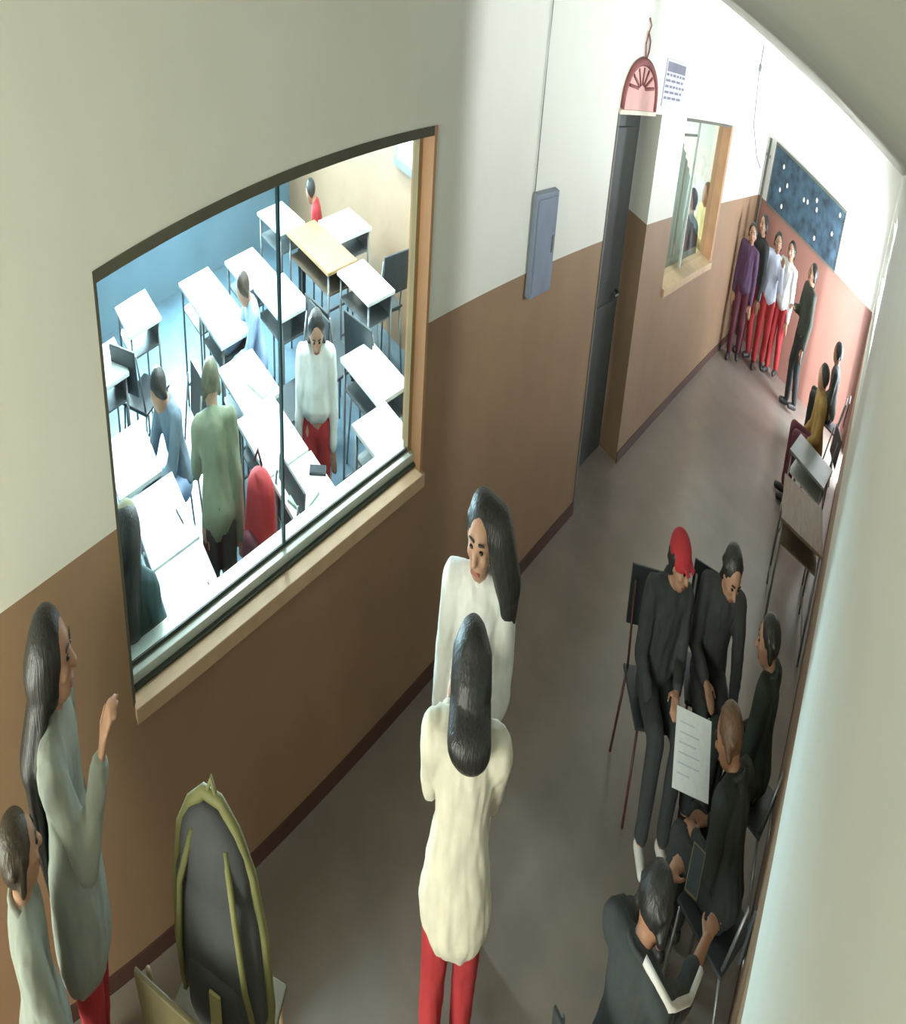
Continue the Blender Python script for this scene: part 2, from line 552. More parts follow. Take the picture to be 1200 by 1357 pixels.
ARMS = {
    'down': ((0.022, -0.012, -0.175), (0.03, 0.03, -0.335)),
    'front': ((0.015, 0.035, -0.17), (-0.05, 0.16, -0.16)),
    'lap': ((0.02, 0.03, -0.17), (-0.03, 0.15, -0.235)),
    'raise': ((0.02, 0.085, -0.145), (0.0, 0.155, 0.005)),
    'reach': ((0.02, 0.11, -0.11), (-0.02, 0.27, -0.10)),
    'swing': ((0.03, 0.06, -0.165), (0.02, 0.15, -0.295)),
    'swingback': ((0.03, -0.07, -0.16), (0.03, -0.10, -0.31)),
    'side': ((0.05, 0.02, -0.165), (0.09, 0.08, -0.30)),
}


def person(label, loc, rz, H=1.55, pose='stand', lean=0.0, arms=('down', 'down'), head=(0, 0), top=None, sleeve='long',
           bottom=None, hair='short', hairm=None, skin=None, shoes=None, vox=0.009, group=None, stride=0.0, cap=None, side_lean=0.0,
           legstripe=None, sleevestripe=None, seat=0.45, sway=0.0, hem=0.50, shw=0.104, hairw=1.0):
    skin = skin or SKIN
    hairm = hairm or HAIR
    top = top or C_WHITE
    bottom = bottom or C_RED
    shoes = shoes or S_DARK
    t = thing('person', label, 'person', loc, rz, group)
    s = H
    V = lambda *a: Vector(a) * s
    near = vox < 0.012
    # --- joints
    if pose == 'sit':
        hz = (seat + 0.085) / s
        hipz = hz
        pel = Vector((0, 0, hz))
        hips = {e: Vector((e * 0.055, 0.01, hz - 0.005)) for e in (-1, 1)}
        knees = {e: Vector((e * 0.07, 0.255, hz + 0.005)) for e in (-1, 1)}
        ank = {e: Vector((e * 0.065, 0.255 + 0.02 * e * (stride != 0), 0.05)) for e in (-1, 1)}
    else:
        pel = Vector((0, 0, 0.53))
        hips = {e: Vector((e * 0.055, 0, 0.515)) for e in (-1, 1)}
        knees = {e: Vector((e * 0.058, 0.015 + max(0, stride * e) * 0.7, 0.285)) for e in (-1, 1)}
        ank = {e: Vector((e * 0.06, -0.012 + stride * e, 0.048 + (0.03 if stride * e < 0 else 0))) for e in (-1, 1)}
    T = Matrix.Rotation(-lean, 3, 'X') @ Matrix.Rotation(side_lean, 3, 'Y')
    U = lambda x, y, z: pel + T @ (Vector((x, y, z)) - Vector((0, 0, 0.53)))   # torso points given as in standing
    neck = U(0, -0.005, 0.825)
    HR = T @ Matrix.Rotation(head[0], 3, 'Z') @ Matrix.Rotation(-head[1], 3, 'X')
    hc = neck + HR @ Vector((0, 0.018, 0.088))
    hp = lambda x, y, z: hc + HR @ Vector((x, y, z))
    sh = {e: U(e * shw, 0, 0.795) for e in (-1, 1)}
    el, wr = {}, {}
    for e, a in zip((-1, 1), arms):
        A_ = ARMS[a] if isinstance(a, str) else a
        el[e] = sh[e] + T @ Vector((A_[0][0] * e, A_[0][1], A_[0][2]))
        wr[e] = sh[e] + T @ Vector((A_[1][0] * e, A_[1][1], A_[1][2]))
    # --- body: one continuous skin
    b = MB()
    c = lambda p0, p1, r0, r1, flat=1.0, side=None: b.cone(p0 * s, p1 * s, r0 * s, r1 * s, flat, side)
    sx = T @ Vector((1, 0, 0))
    b.ell(hc * s, (0.049 * s, 0.059 * s, 0.067 * s), HR)
    b.ell(hp(0, 0.020, -0.036) * s, (0.035 * s, 0.038 * s, 0.036 * s), HR)
    if near:
        c(hp(0, 0.056, 0.006), hp(0, 0.068, -0.014), 0.006, 0.010)
        for e in (-1, 1):
            b.ell(hp(e * 0.05, -0.002, -0.006) * s, (0.007 * s, 0.013 * s, 0.018 * s), HR)
            b.ell(hp(e * 0.026, 0.042, -0.012) * s, (0.014 * s, 0.012 * s, 0.012 * s), HR)
    c(neck + T @ Vector((0, 0, -0.02)), hp(0, -0.008, -0.045), 0.034, 0.031)
    c(U(0, 0, 0.76), U(0, 0, 0.65), 0.088, 0.074, 0.62, sx)
    c(U(0, 0, 0.65), pel, 0.072, 0.084, 0.68, sx)
    for e in (-1, 1):
        c(U(e * 0.03, 0, 0.805), sh[e], 0.034, 0.038)
        c(sh[e], el[e], 0.034, 0.026)
        c(el[e], wr[e], 0.026, 0.017)
        c(hips[e], knees[e], 0.056, 0.038)
        c(knees[e], ank[e], 0.037, 0.023)
        f = Vector((0, 1, 0))
        c(ank[e] + Vector((0, -0.01, -0.018)), ank[e] + Vector((e * 0.008, 0.085, -0.030)), 0.022, 0.018)
        # hand: palm, four bent fingers, thumb on the side
        d = (wr[e] - el[e]).normalized()
        sd = d.cross(Vector((0, 0, 1)))
        sd = sd.normalized() if sd.length > 0.2 else T @ Vector((1, 0, 0))
        if arms[0] == 'down' or arms[1] == 'down':
            pass
        nrm = sd.cross(d).normalized()
        c(wr[e], wr[e] + d * 0.045, 0.016, 0.022, 0.5, sd)
        if near:
            for k in range(4):
                o0 = wr[e] + d * 0.052 + sd * (k - 1.5) * 0.0125
                ln = (0.026, 0.031, 0.029, 0.022)[k]
                o1 = o0 + d * ln - nrm * 0.006
                o2 = o1 + d * ln * 0.5 - nrm * ln * 0.7
                c(o0, o1, 0.0060, 0.0056)
                c(o1, o2, 0.0056, 0.0050)
            th0 = wr[e] + d * 0.016 + sd * 0.018 * (-e)
            th1 = th0 + d * 0.022 + sd * 0.018 * (-e)
            c(th0, th1, 0.0075, 0.0065)
            c(th1, th1 + d * 0.022 + sd * 0.003 * (-e) - nrm * 0.006, 0.0063, 0.0055)
    body = b.remesh('body', skin, vox if not near else min(vox, 0.008), t, 4)
    # --- face
    if near:
        for e in (-1, 1):
            MB().ell(hp(e * 0.019, 0.0535, 0.006) * s, (0.0085 * s, 0.005 * s, 0.0038 * s), HR, 10, 7).build('eye', m_eye, body, True)
            MB().cone(hp(e * 0.010, 0.0575, 0.020) * s, hp(e * 0.029, 0.0525, 0.021) * s, 0.0028 * s, 0.0022 * s, n=6, k=2).build('eyebrow', hairm, body, True)
        MB().cone(hp(-0.014, 0.0545, -0.040) * s, hp(0.014, 0.0545, -0.040) * s, 0.0045 * s, 0.0045 * s, n=8, k=2).build('mouth', m_lip, body, True)
    # --- shirt / jacket
    b = MB()
    hemz = hem
    if pose == 'sit':
        hemz = max(hem, 0.505)
    c(U(0, -0.002, 0.772), U(0, 0, 0.66), 0.099, 0.088, 0.66, sx)
    if hemz > 0.48:
        c(U(0, 0, 0.66), U(0, 0, hemz + 0.045), 0.087, 0.112, 0.68, sx)
    else:
        c(U(0, 0, 0.66), U(0, 0, 0.55), 0.087, 0.119, 0.70, sx)
        c(U(0, 0, 0.55), U(0, 0, hemz + 0.045), 0.119, 0.130, 0.76, sx)
    c(U(0, -0.006, 0.808), U(0, 0, 0.78), 0.048, 0.06)
    for e in (-1, 1):
        c(U(e * 0.03, 0, 0.803), sh[e], 0.044, 0.044)
        if sleeve != 'short':
            c(sh[e], el[e], 0.044, 0.036)
            c(el[e], wr[e] - (wr[e] - el[e]) * (0.08 if sleeve == 'long' else 0.55), 0.036, 0.028 if sleeve == 'long' else 0.033)
        else:
            c(sh[e], sh[e] + (el[e] - sh[e]) * 0.75, 0.047, 0.042)
    shirt = b.remesh('shirt', top, max(vox, 0.011), t, 5, folds=0.008)
    if near:
        b = MB()
        ring = [U(0.040 * math.cos(k * PI / 6), -0.006 + 0.036 * math.sin(k * PI / 6), 0.832 - 0.012 * math.sin(k * PI / 6)) * s for k in range(13)]
        b.tube(ring, 0.009 * s, 6).build('collar', top, shirt, True)
    # --- trousers and shoes
    b = MB()
    c(pel + Vector((0, 0, 0.035)), pel, 0.083, 0.088, 0.70)
    for e in (-1, 1):
        c(hips[e], knees[e], 0.058, 0.047)
        c(knees[e], ank[e] + (knees[e] - ank[e]) * 0.10, 0.046, 0.037)
    tr = b.remesh('trousers', bottom, max(vox, 0.011), t, 5, folds=0.006)
    for e in (-1, 1):
        b = MB()
        a0 = ank[e]
        c(a0 + Vector((0, -0.012, -0.016)), a0 + Vector((e * 0.008, 0.088, -0.026)), 0.030, 0.024, 0.9)
        b.remesh('shoe', shoes, max(vox, 0.011), t, 3)
        if legstripe:
            pts = []
            for k in range(6):
                u = k / 5
                pts.append((hips[e].lerp(knees[e], u) + Vector((e * (0.064 - 0.015 * u), 0, 0))) * s)
            for k in range(1, 6):
                u = k / 5 * 0.92
                pts.append((knees[e].lerp(ank[e], u) + Vector((e * (0.050 - 0.012 * u), 0, 0))) * s)
            MB().tube(pts, 0.009 * s, 6).build('side_stripe', legstripe, tr, True)
        if sleevestripe and e == 1:
            dd = (el[e] - sh[e]).normalized()
            ou = (T @ Vector((e * 0.75, -0.1, 0.65)))
            pts = [(U(e * 0.035, -0.03, 0.82) + T @ Vector((0, 0, 0.028))) * s]
            pts += [(sh[e].lerp(el[e], k / 4) + ou * (0.047 - 0.009 * k / 4)) * s for k in range(5)]
            pts += [(el[e].lerp(wr[e], k / 4 * 0.48) + ou * (0.038 - 0.003 * k / 4)) * s for k in range(1, 5)]
            MB().tube(pts, 0.011 * s, 6).build('sleeve_stripe', sleevestripe, shirt, True)
    # --- hair
    b = MB()
    if cap is None:
        b.ell(hp(0, -0.012, 0.014) * s, (0.056 * s, 0.060 * s, 0.064 * s), HR)
    else:
        b.ell(hp(0, -0.014, -0.004) * s, (0.054 * s, 0.056 * s, 0.05 * s), HR)
    for e in (-1, 1):
        c(hp(e * 0.045, -0.004, 0.022), hp(e * 0.050, -0.014, -0.03), 0.017, 0.014)
    if near:
        rnd = random.Random(hash(label) % 999)
        for k in range(9):
            an = PI * (0.15 + 0.7 * k / 8)
            c(hp(0.03 * math.cos(an), -0.006, 0.052), hp(0.056 * math.cos(an), -0.02 - 0.035 * math.sin(an), -0.005 + 0.02 * rnd.random()), 0.010, 0.011)
    if hair in ('bob', 'long', 'verylong'):
        dz = {'bob': -0.015, 'long': -0.10, 'verylong': -0.24}[hair]
        z0 = hp(0, -0.03, -0.02)
        zt_ = 0.845 if hair == 'bob' else 0.76
        e1 = U(0, -0.084 if hair != 'bob' else -0.07, zt_)
        e2 = U(0, -0.088 if hair != 'bob' else -0.072, zt_ + dz * 0.5) + sx * sway * 0.5
        e3 = U(0, -0.080 if hair != 'bob' else -0.07, zt_ + dz) + sx * sway
        c(hp(0, -0.015, 0.01), z0, 0.060 * hairw, 0.062 * hairw, 0.95, sx)
        c(z0, e1, 0.060 * hairw, 0.066 * hairw, 0.6, sx)
        c(e1, e2, 0.066 * hairw, 0.060 * hairw, 0.42, sx)
        c(e2, e3, 0.058 * hairw, 0.030 * hairw, 0.42, sx)
        for k in (-2, -1, 0, 1, 2):
            c(e2 + sx * 0.020 * k * hairw, e3 + sx * 0.019 * k * hairw + T @ Vector((0, 0, -0.022 + 0.010 * abs(k) - 0.012 * (k % 2))), 0.018, 0.005)
        for e in (-1, 1):
            if hair != 'bob':
                c(hp(e * 0.047, -0.01, 0.0), U(e * 0.062, -0.05, 0.775), 0.018, 0.016)
    elif hair == 'pony':
        c(hp(0, -0.058, 0.012), hp(0, -0.10, -0.03), 0.018, 0.024)
        c(hp(0, -0.10, -0.03), U(0, -0.09, 0.72), 0.024, 0.010)
    elif hair == 'swing':
        # long hair flung to one side
        c(hp(0, -0.015, 0.025), hp(-0.06, -0.03, 0.01), 0.056, 0.056)
        c(hp(-0.06, -0.03, 0.01), hp(-0.105, -0.04, -0.08), 0.056, 0.052)
        c(hp(-0.105, -0.04, -0.08), hp(-0.11, -0.05, -0.20), 0.052, 0.030)
        c(hp(-0.11, -0.05, -0.20), hp(-0.10, -0.05, -0.25), 0.030, 0.012)
    hob = b.remesh('hair', hairm, max(vox, 0.008), t, 3)
    if cap is not None:
        b = MB()
        b.ell(hp(0, -0.006, 0.022) * s, (0.060 * s, 0.066 * s, 0.056 * s), HR)
        c(hp(-0.02, 0.05, 0.028), hp(-0.02, 0.080, 0.024), 0.022, 0.018, 0.25, HR @ Vector((1, 0, 0)))
        c(hp(0.02, 0.05, 0.028), hp(0.02, 0.080, 0.024), 0.022, 0.018, 0.25, HR @ Vector((1, 0, 0)))
        b.remesh('cap', cap, max(vox, 0.009), t, 3)
    return t


def face_to(loc, target):
    return math.atan2(-(target[0] - loc[0]), target[1] - loc[1])


# corridor walkers
HID = ((0.0, 0.09, -0.15), (-0.05, 0.20, -0.09))
person('person in cream shirt and red trousers walking away in the middle of the corridor', (-1.25, 1.70, 0), 0.74, 1.51, arms=(HID, HID),
       head=(0, 0.15), top=C_WHITE, hair='bob', stride=0.05, vox=0.008, lean=0.03, hem=0.45, shw=0.104, hairw=1.05)
person('person in white shirt facing the camera, just behind the cream shirt', (-1.64, 2.24, 0), face_to((-1.68, 2.18), (-0.2, 0.4)), 1.49,
       arms=('front', 'down'), head=(-0.35, 0.1), top=cloth('white_shirt_cotton', (0.70, 0.70, 0.66)), hair='swing', legstripe=R_STRIPE, shoes=S_WHITE, vox=0.008, stride=-0.06)
person('person in grey-white shirt with raised forearm beside the left wall', (-2.32, 0.04, 0), -0.35, 1.60, arms=('down', 'raise'),
       head=(0.0, 0.05), top=C_GREY, hair='verylong', vox=0.009, hem=0.36, hairw=1.1)
person('person in grey-white shirt at the lower left corner of the picture', (-1.98, -0.21, 0), 0.0, 1.40, arms=('down', 'swing'),
       head=(0.2, 0.0), top=C_GREY, hair='short', hairm=HAIRB, vox=0.009, hem=0.36)

# ------------------------------------------------------------------ school furniture
def desk_thing(label, loc, lx=0.60, ly=0.40, topm=None, rz=0.0, group='desks in the classroom', h=0.72, legm=None, under=None, name='school_desk'):
    t = thing(name, label, 'desk', loc, rz, group)
    MB().box(-lx / 2, lx / 2, -ly / 2, ly / 2, h - 0.022, h).build('desk_top', topm or m_desktop, t, bevel=0.004)
    MB().box(-lx / 2 + 0.03, lx / 2 - 0.03, -ly / 2 + 0.03, ly / 2 - 0.03, h - 0.15, h - 0.14).box(-lx / 2 + 0.03, lx / 2 - 0.03, ly / 2 - 0.04, ly / 2 - 0.03, h - 0.15, h - 0.022).build('book_tray', under or m_steel, t)
    for ex in (-1, 1):
        for ey in (-1, 1):
            x, y = ex * (lx / 2 - 0.035), ey * (ly / 2 - 0.035)
            MB().tube([(x, y, h - 0.022), (x, y, 0.0)], 0.013, 8).build('leg', legm or m_steel, t, True)
        MB().tube([(ex * (lx / 2 - 0.035), -ly / 2 + 0.035, 0.12), (ex * (lx / 2 - 0.035), ly / 2 - 0.035, 0.12)], 0.010, 6).build('stretcher', legm or m_steel, t, True)
    return t


def chair_thing(label, loc, rz=0.0, seatm=None, framem=None, group='school chairs', backh=0.82):
    """faces local +Y"""
    seatm = seatm or m_plastic
    framem = framem or m_steel
    t = thing('school_chair', label, 'chair', loc, rz, group)
    MB().box(-0.20, 0.20, -0.19, 0.20, 0.435, 0.452).build('seat', seatm, t, bevel=0.006)
    M = Matrix.Translation((0, -0.205, 0.0)) @ Matrix.Rotation(0.12, 4, 'X')
    MB().box(-0.19, 0.19, -0.01, 0.008, backh - 0.24, backh, M).build('backrest', seatm, t, bevel=0.006)
    for e in (-1, 1):
        MB().tube([(e * 0.17, 0.18, 0.435), (e * 0.185, 0.21, 0.0)], 0.011, 8).build('leg', framem, t, True)
        MB().tube([(e * 0.17, -0.17, 0.435), (e * 0.185, -0.24, 0.0)], 0.011, 8).build('leg', framem, t, True)
        MB().tube([(e * 0.165, -0.17, 0.435), (e * 0.165, -0.215 - backh * 0.05, backh - 0.05)], 0.010, 8).build('back_post', framem, t, True)
    for y in (0.17, -0.17):
        MB().tube([(-0.17, y, 0.43), (0.17, y, 0.43)], 0.009, 6).build('seat_rail', framem, t, True)
    return t


DESKS = [
    ('white school desk beside the window sill, right of the person with the tan cap', -3.27, 1.12),
    ('white school desk with a pencil on it, second from the window in the left row', -3.89, 1.12),
    ('white school desk, third from the window in the left row', -4.55, 1.05),
    ('white school desk against the left window edge, only its corner showing', -5.75, 1.12),
    ('lone white school desk at the upper left of the classroom', -6.20, 1.66),
    ('white school desk with a dark phone on it, beside the window sill', -3.32, 2.19),
    ('white school desk in the middle row, between the phone desk and the notebook desk', -3.94, 2.18),
    ('white school desk with a pale green notebook on it', -4.54, 2.27),
    ('glaring white school desk in front of the person in pale blue', -5.35, 2.42),
    ('glaring white school desk behind another, in the daylight patch', -5.965, 2.42),
    ('white school desk right of the person in pale blue, split by the glass edge', -5.26, 3.09),
    ('white school desk in the daylight, beside the desk split by the glass edge', -5.90, 3.02),
    ('white school desk by the right edge of the window, lower of two', -3.30, 3.02),
    ('white school desk by the right edge of the window with papers, upper of two', -3.91, 3.34),
    ('white school desk at the near end of the long brown table', -4.90, 4.02),
    ('white school desk at the far end of the long brown table', -6.50, 3.82),
    ('white school desk near the tan classroom wall, beyond the brown table', -5.87, 4.44),
]
d0 = None
for i, (lab, x, y) in enumerate(DESKS):
    lx, ly = (0.60, 0.40)
    if i == 16:
        lx, ly = 0.50, 0.52
    desk_thing(lab, (x, y, 0), lx, ly)
desk_thing('long brown laminate table between two white desks', (-5.70, 3.93, 0), 0.94, 0.44, m_brownlam, under=mat('brown_apron', (0.12, 0.08, 0.05), 0.6))

for lab, x, y, rz in (
        ('dark chair with steel frame in front of the person in red trousers', -4.62, 2.86, PI),
        ('dark chair at the desk with the pale green notebook', -4.52, 2.70 - 0.07, PI),
        ('dark chair behind the person in red trousers, near the brown table', -4.35, 3.72, 0.2),
        ('dark chair at the lone upper left desk', -5.72, 1.55, 0.5),
        ('dark chair at the third desk of the left row', -4.72, 1.52, PI),
        ('dark chair at the near end of the brown table', -4.75, 3.50, 0.1),
        ('dark chair under the desk by the tan classroom wall', -5.15, 4.48, 1.5),
        ('dark chair right of the desks by the window edge', -3.55, 3.75, PI + 0.2)):
    if 'notebook' in lab:
        continue
    chair_thing(lab, (x, y, 0), rz, group='dark chairs in the classroom')


def paper(name, label, cat, c, size, rz=0.0, m=None, group=None, th=0.004):
    o = MB().box(-size[0] / 2, size[0] / 2, -size[1] / 2, size[1] / 2, 0, th).build(name, m or m_paper, None)
    o.location = c
    o.rotation_euler = (0, 0, rz)
    return tag(o, label, cat, group)


m_pgreen = mat('pale_green_cover', (0.45, 0.58, 0.50), 0.5, 0.2, 14)
paper('notebook', 'pale green notebook on the middle row desk', 'notebook', (-4.40, 2.34, 0.72), (0.24, 0.18), 0.2, m_pgreen, th=0.012)
paper('notebook', 'pale green notebook on the phone desk', 'notebook', (-3.34, 2.13, 0.72), (0.17, 0.20), 0.3, m_pgreen, th=0.012)
ph = thing('phone', 'dark phone lying on the white desk by the window sill', 'phone', (-3.44, 2.34, 0.72), 0.9)
MB().box(-0.07, 0.07, -0.036, 0.036, 0, 0.010).build('case', m_black, ph, bevel=0.003)
MB().box(-0.064, 0.064, -0.031, 0.031, 0.0102, 0.011).build('screen', mat('phone_screen', (0.05, 0.06, 0.07), 0.15, 0.1), ph)
for lab, x, y, r in (('pencil lying on the second desk of the left row', -3.80, 1.24, 0.1), ('pencil lying on the nearest desk of the left row', -3.20, 1.26, 0.2)):
    p = thing('pencil', lab, 'pencil', (x, y, 0.7205), r)
    MB().tube([(-0.07, 0, 0.005), (0.06, 0, 0.005)], 0.004, 6).build('shaft', m_black, p)
    MB().tube([(0.06, 0, 0.005), (0.075, 0, 0.005)], [0.004, 0.0008], 6).build('tip', m_jamb, p)
for lab, x, y in (('white sheet with pink marks on the desk by the right window edge', -3.85, 3.36), ('white sheet on the desk at the near end of the brown table', -4.86, 4.05)):
    paper('paper_sheet', lab, 'paper', (x, y, 0.72), (0.21, 0.29), 0.15, mat('sheet_pinkish', (0.72, 0.62, 0.64), 0.7, 0.15, 20), th=0.003)

# whiteboard corner on the classroom's tan wall
wb = thing('whiteboard', 'whiteboard on the tan classroom wall, top right of the window', 'whiteboard', (-4.62, CY1, 1.10))
MB().box(-0.85, 0.85, -0.03, 0, 0.05, 1.1).build('board', mat('whiteboard_enamel', (0.8, 0.83, 0.82), 0.2, 0.02), wb)
MB().box(-0.88, 0.88, -0.06, 0, 0, 0.05).box(-0.88, 0.88, -0.035, 0, 1.1, 1.14).box(-0.88, -0.85, -0.035, 0, 0, 1.14).box(0.85, 0.88, -0.035, 0, 0, 1.14).build('frame', m_steel, wb)
# ceiling lights added out of view to brighten the classroom
for lab, x, y in (('added classroom ceiling light above the middle row', -4.4, 2.2), ('added classroom ceiling light near the far windows', -6.4, 2.6), ('added classroom ceiling light near the tan wall', -4.6, 4.0)):
    l = thing('added_ceiling_light', lab, 'lamp', (x, y, CZ), 0, 'added classroom ceiling lights')
    MB().box(-0.62, 0.62, -0.15, 0.15, -0.06, 0).build('housing', m_frame, l, bevel=0.005)
    for e in (-1, 1):
        MB().tube([(-0.58, e * 0.07, -0.075), (0.58, e * 0.07, -0.075)], 0.014, 8).build('tube', emit_mat('added_tube_glow', (0.92, 0.97, 1.0), 3.0), l, True)
    a = area('added_tube_light', (0, 0, -0.10), (0, 0, -1), 1.16, 0.2, 42, (0.90, 0.97, 1.0))
    a.parent = l

# people in the classroom
person('person in white shirt and red trousers walking between the classroom desks', (-3.90, 2.64, 0), face_to((0, 0), (1.0, -0.75)), 1.22, arms=('down', 'down'), head=(0.1, 0.35), lean=0.12,
       top=cloth('bright_white_cotton', (0.72, 0.74, 0.72)), hair='long', legstripe=R_STRIPE, vox=0.011, stride=0.08, shoes=S_WHITE, hem=0.57)
person('person in grey-green jacket bending between the left and middle rows', (-3.66, 1.52, 0), 1.2, 1.28, lean=0.40, arms=('reach', 'down'), head=(0.2, 0.2),
       top=cloth('hazy_green_jacket', (0.20, 0.24, 0.16)), bottom=C_DARKT, hair='short', hairm=mat('olive_hair', (0.10, 0.10, 0.05), 0.5, 0.3, 40, bump=0.3), vox=0.012)
person('person with tan cap and dark top at the left corner inside the classroom window', (-3.00, 0.62, 0), 0.9, 1.34, arms=('front', 'front'), head=(0.2, 0.2), top=C_TEAL, bottom=C_DARKT, hair='verylong', hairw=1.15, cap=cloth('tan_cap', (0.33, 0.30, 0.18)), vox=0.012)
person('person in pale blue seated at the glaring desk', (-5.08, 2.70, 0), PI - 0.2, 1.18, 'sit', lean=0.3, arms=('reach', 'reach'), head=(0, 0.3), top=C_BLUE, bottom=C_DARKT, hair='short', hairm=HAIRB, vox=0.014, seat=0.42)
person('person in red top seated beyond the brown table', (-6.30, 4.36, 0), PI - 0.7, 1.10, 'sit', lean=0.3, seat=0.36, arms=('lap', 'lap'), head=(0, 0.2), top=C_RED, bottom=C_DARKT, hair='short', vox=0.014)
person('person in blue-grey top seated at the third desk of the left row', (-4.45, 1.50, 0), PI + 0.2, 1.28, 'sit', lean=0.3, arms=('reach', 'reach'), head=(0, 0.3),
       top=cloth('blue_grey_cotton', (0.16, 0.22, 0.28)), bottom=C_BLUE, hair='short', vox=0.014)
bag = thing('backpack', 'red backpack on a dark chair beside the window sill', 'bag', (-3.40, 1.76, 0.0), 0.3)
MB().cone((0, 0, 0.16), (0, 0.02, 0.36), 0.16, 0.13, 0.7).remesh('bag_body', C_RED, 0.014, bag, 3)
MB().cone((0, -0.11, 0.14), (0, -0.10, 0.22), 0.10, 0.09, 0.45).remesh('pocket', C_MAROON, 0.014, bag, 3)
MB().tube([(-0.04, 0, 0.48), (0, 0, 0.53), (0.04, 0, 0.48)], 0.009, 6).build('handle', C_MAROON, bag, True)
bag.location.z = 0.46
chair_thing('dark chair holding the red backpack beside the window sill', (-3.40, 1.76, 0), PI, group='dark chairs in the classroom')

# ------------------------------------------------------------------ things on the corridor's left wall
eb = thing('electrical_box', 'grey-blue metal box on the left wall between window and door', 'box', (LW, 4.10, 1.37))
MB().box(0, 0.05, -0.165, 0.165, 0, 0.42).build('case', mat('grey_blue_metal', (0.20, 0.24, 0.31), 0.45, 0.12, 5), eb, bevel=0.006)
MB().box(0.05, 0.058, -0.145, 0.145, 0.02, 0.40).build('cover', MATS['grey_blue_metal'], eb, bevel=0.003)
MB().box(0.058, 0.066, 0.10, 0.125, 0.17, 0.24).build('latch', m_steel, eb)
MB().tube([(0.012, -0.16, 0.42), (0.012, -0.16, CZ - 1.38)], 0.004, 8).build('conduit', m_steel, eb, True)

# arched paper decoration over the door
PK = mat('pink_card', (0.72, 0.42, 0.38), 0.7, 0.06)
RB = mat('red_brown_card', (0.28, 0.09, 0.09), 0.7, 0.15)
ad = thing('door_decoration', 'pink arched paper decoration with a red ribbon loop above the dark door', 'decoration', (LW + 0.002, 5.74, 2.115))
n = 20
arc = [(0.40 * math.cos(PI * i / n), 0.245 * math.sin(PI * i / n) ** 0.8) for i in range(n + 1)]
arc[0] = (0.40, 0.0)
arc[-1] = (-0.40, 0.0)
vs_, fs_ = [], []
for x in (0.0, 0.008):
    vs_ += [(x, a, b_) for a, b_ in arc]
k = len(arc)
fs_ = [tuple(range(k)), tuple(reversed(range(k, 2 * k)))] + [(i, (i + 1) % k, (i + 1) % k + k, i + k) for i in range(k)]
MB().add(vs_, fs_).build('card', PK, ad)
MB().tube([(0.012, a, b_ + 0.005) for a, b_ in arc], 0.022, 6).build('rim', RB, ad, True)
for k in range(7):
    an = PI * (0.14 + 0.12 * k)
    MB().tube([(0.012, 0.10 * math.cos(an), 0.10 + 0.03 * math.sin(an)), (0.012, 0.33 * math.cos(an), 0.05 + 0.17 * math.sin(an))], 0.009, 6).build('pleat', RB, ad, True)
MB().tube([(0.012, 0.0, 0.25), (0.012, 0.05, 0.31), (0.012, 0.05, 0.36), (0.012, -0.02, 0.40), (0.012, -0.05, 0.34), (0.012, 0.0, 0.25)], 0.008, 6).build('ribbon_loop', RB, ad, True)
MB().tube([(0.012, -0.02, 0.40), (0.012, 0.02, 0.44), (0.012, -0.04, 0.47)], 0.007, 6).build('ribbon_end', RB, ad, True)
MB().box(0, 0.02, -0.44, 0.44, -0.022, 0.0).build('base_strip', mat('cream_strip', (0.75, 0.68, 0.55), 0.6), ad)

# printed notice beside it (its lines are too small to read)
nt_ = thing('notice', 'white printed notice on the wall right of the pink decoration', 'notice', (LW + 0.002, 6.66, 2.15))
MB().box(0, 0.006, -0.33, 0.33, 0, 0.27).build('sheet', mat('notice_paper', (0.60, 0.60, 0.66), 0.7, 0.05), nt_)
MB().box(0.006, 0.008, -0.30, 0.26, 0.20, 0.255).build('heading_band', m_text, nt_)
rnd = random.Random(4)
for i in range(5):
    z = 0.175 - i * 0.033
    y = -0.30
    while y < 0.24:
        L = rnd.uniform(0.05, 0.14)
        MB().box(0.006, 0.0075, y, min(0.29, y + L), z, z + 0.014).build('print_line', m_text, nt_)
        y += L + 0.03
# cable at the far end
cb = thing('wall_cable', 'thin grey cable hanging down the left wall near the far corner', 'cable', (LW + 0.006, 11.3, 1.75))
MB().tube([(0, -0.9, 1.1), (0, -0.88, 0.85), (0, -0.6, 0.4), (0, 0.1, 0.1), (0, 0.55, 0.0)], 0.007, 6).build('wire', m_steel, cb, True)
MB().cbox((0.01, -0.9, 0.9), (0.03, 0.09, 0.06)).build('clip', m_steel, cb)

# ------------------------------------------------------------------ far end
bd = thing('starry_board', 'dark blue board with white dots on the far end wall', 'board', (-1.64, Y1, 1.47))
MB().box(-0.80, 0.80, -0.03, 0, 0, 0.60).build('panel', mat('blue_board', (0.028, 0.058, 0.085), 0.7, 0.6, 9), bd)
MB().box(-0.82, 0.82, -0.04, 0, 0.60, 0.625).box(0.80, 0.82, -0.04, 0, 0, 0.6).box(-0.82, -0.80, -0.04, 0, 0, 0.6).box(-0.82, 0.82, -0.04, 0, -0.02, 0.0).build('frame', mat('board_frame', (0.10, 0.11, 0.08), 0.6), bd)
rnd = random.Random(11)
for i in range(11):
    x, z = rnd.uniform(-0.72, 0.72), rnd.uniform(0.08, 0.55)
    MB().ell((x, -0.032, z), (0.022, 0.006, 0.026), None, 8, 6).build('white_dot', S_WHITE, bd, True)
pp = thing('corner_pipe', 'thin dark pipe in the far left corner of the corridor', 'pipe', (LW + 0.06, Y1 - 0.05, 0.0))
MB().tube([(0, 0, 0.0), (0, 0, 2.08)], 0.025, 10).build('pipe', m_lintel, pp, True)
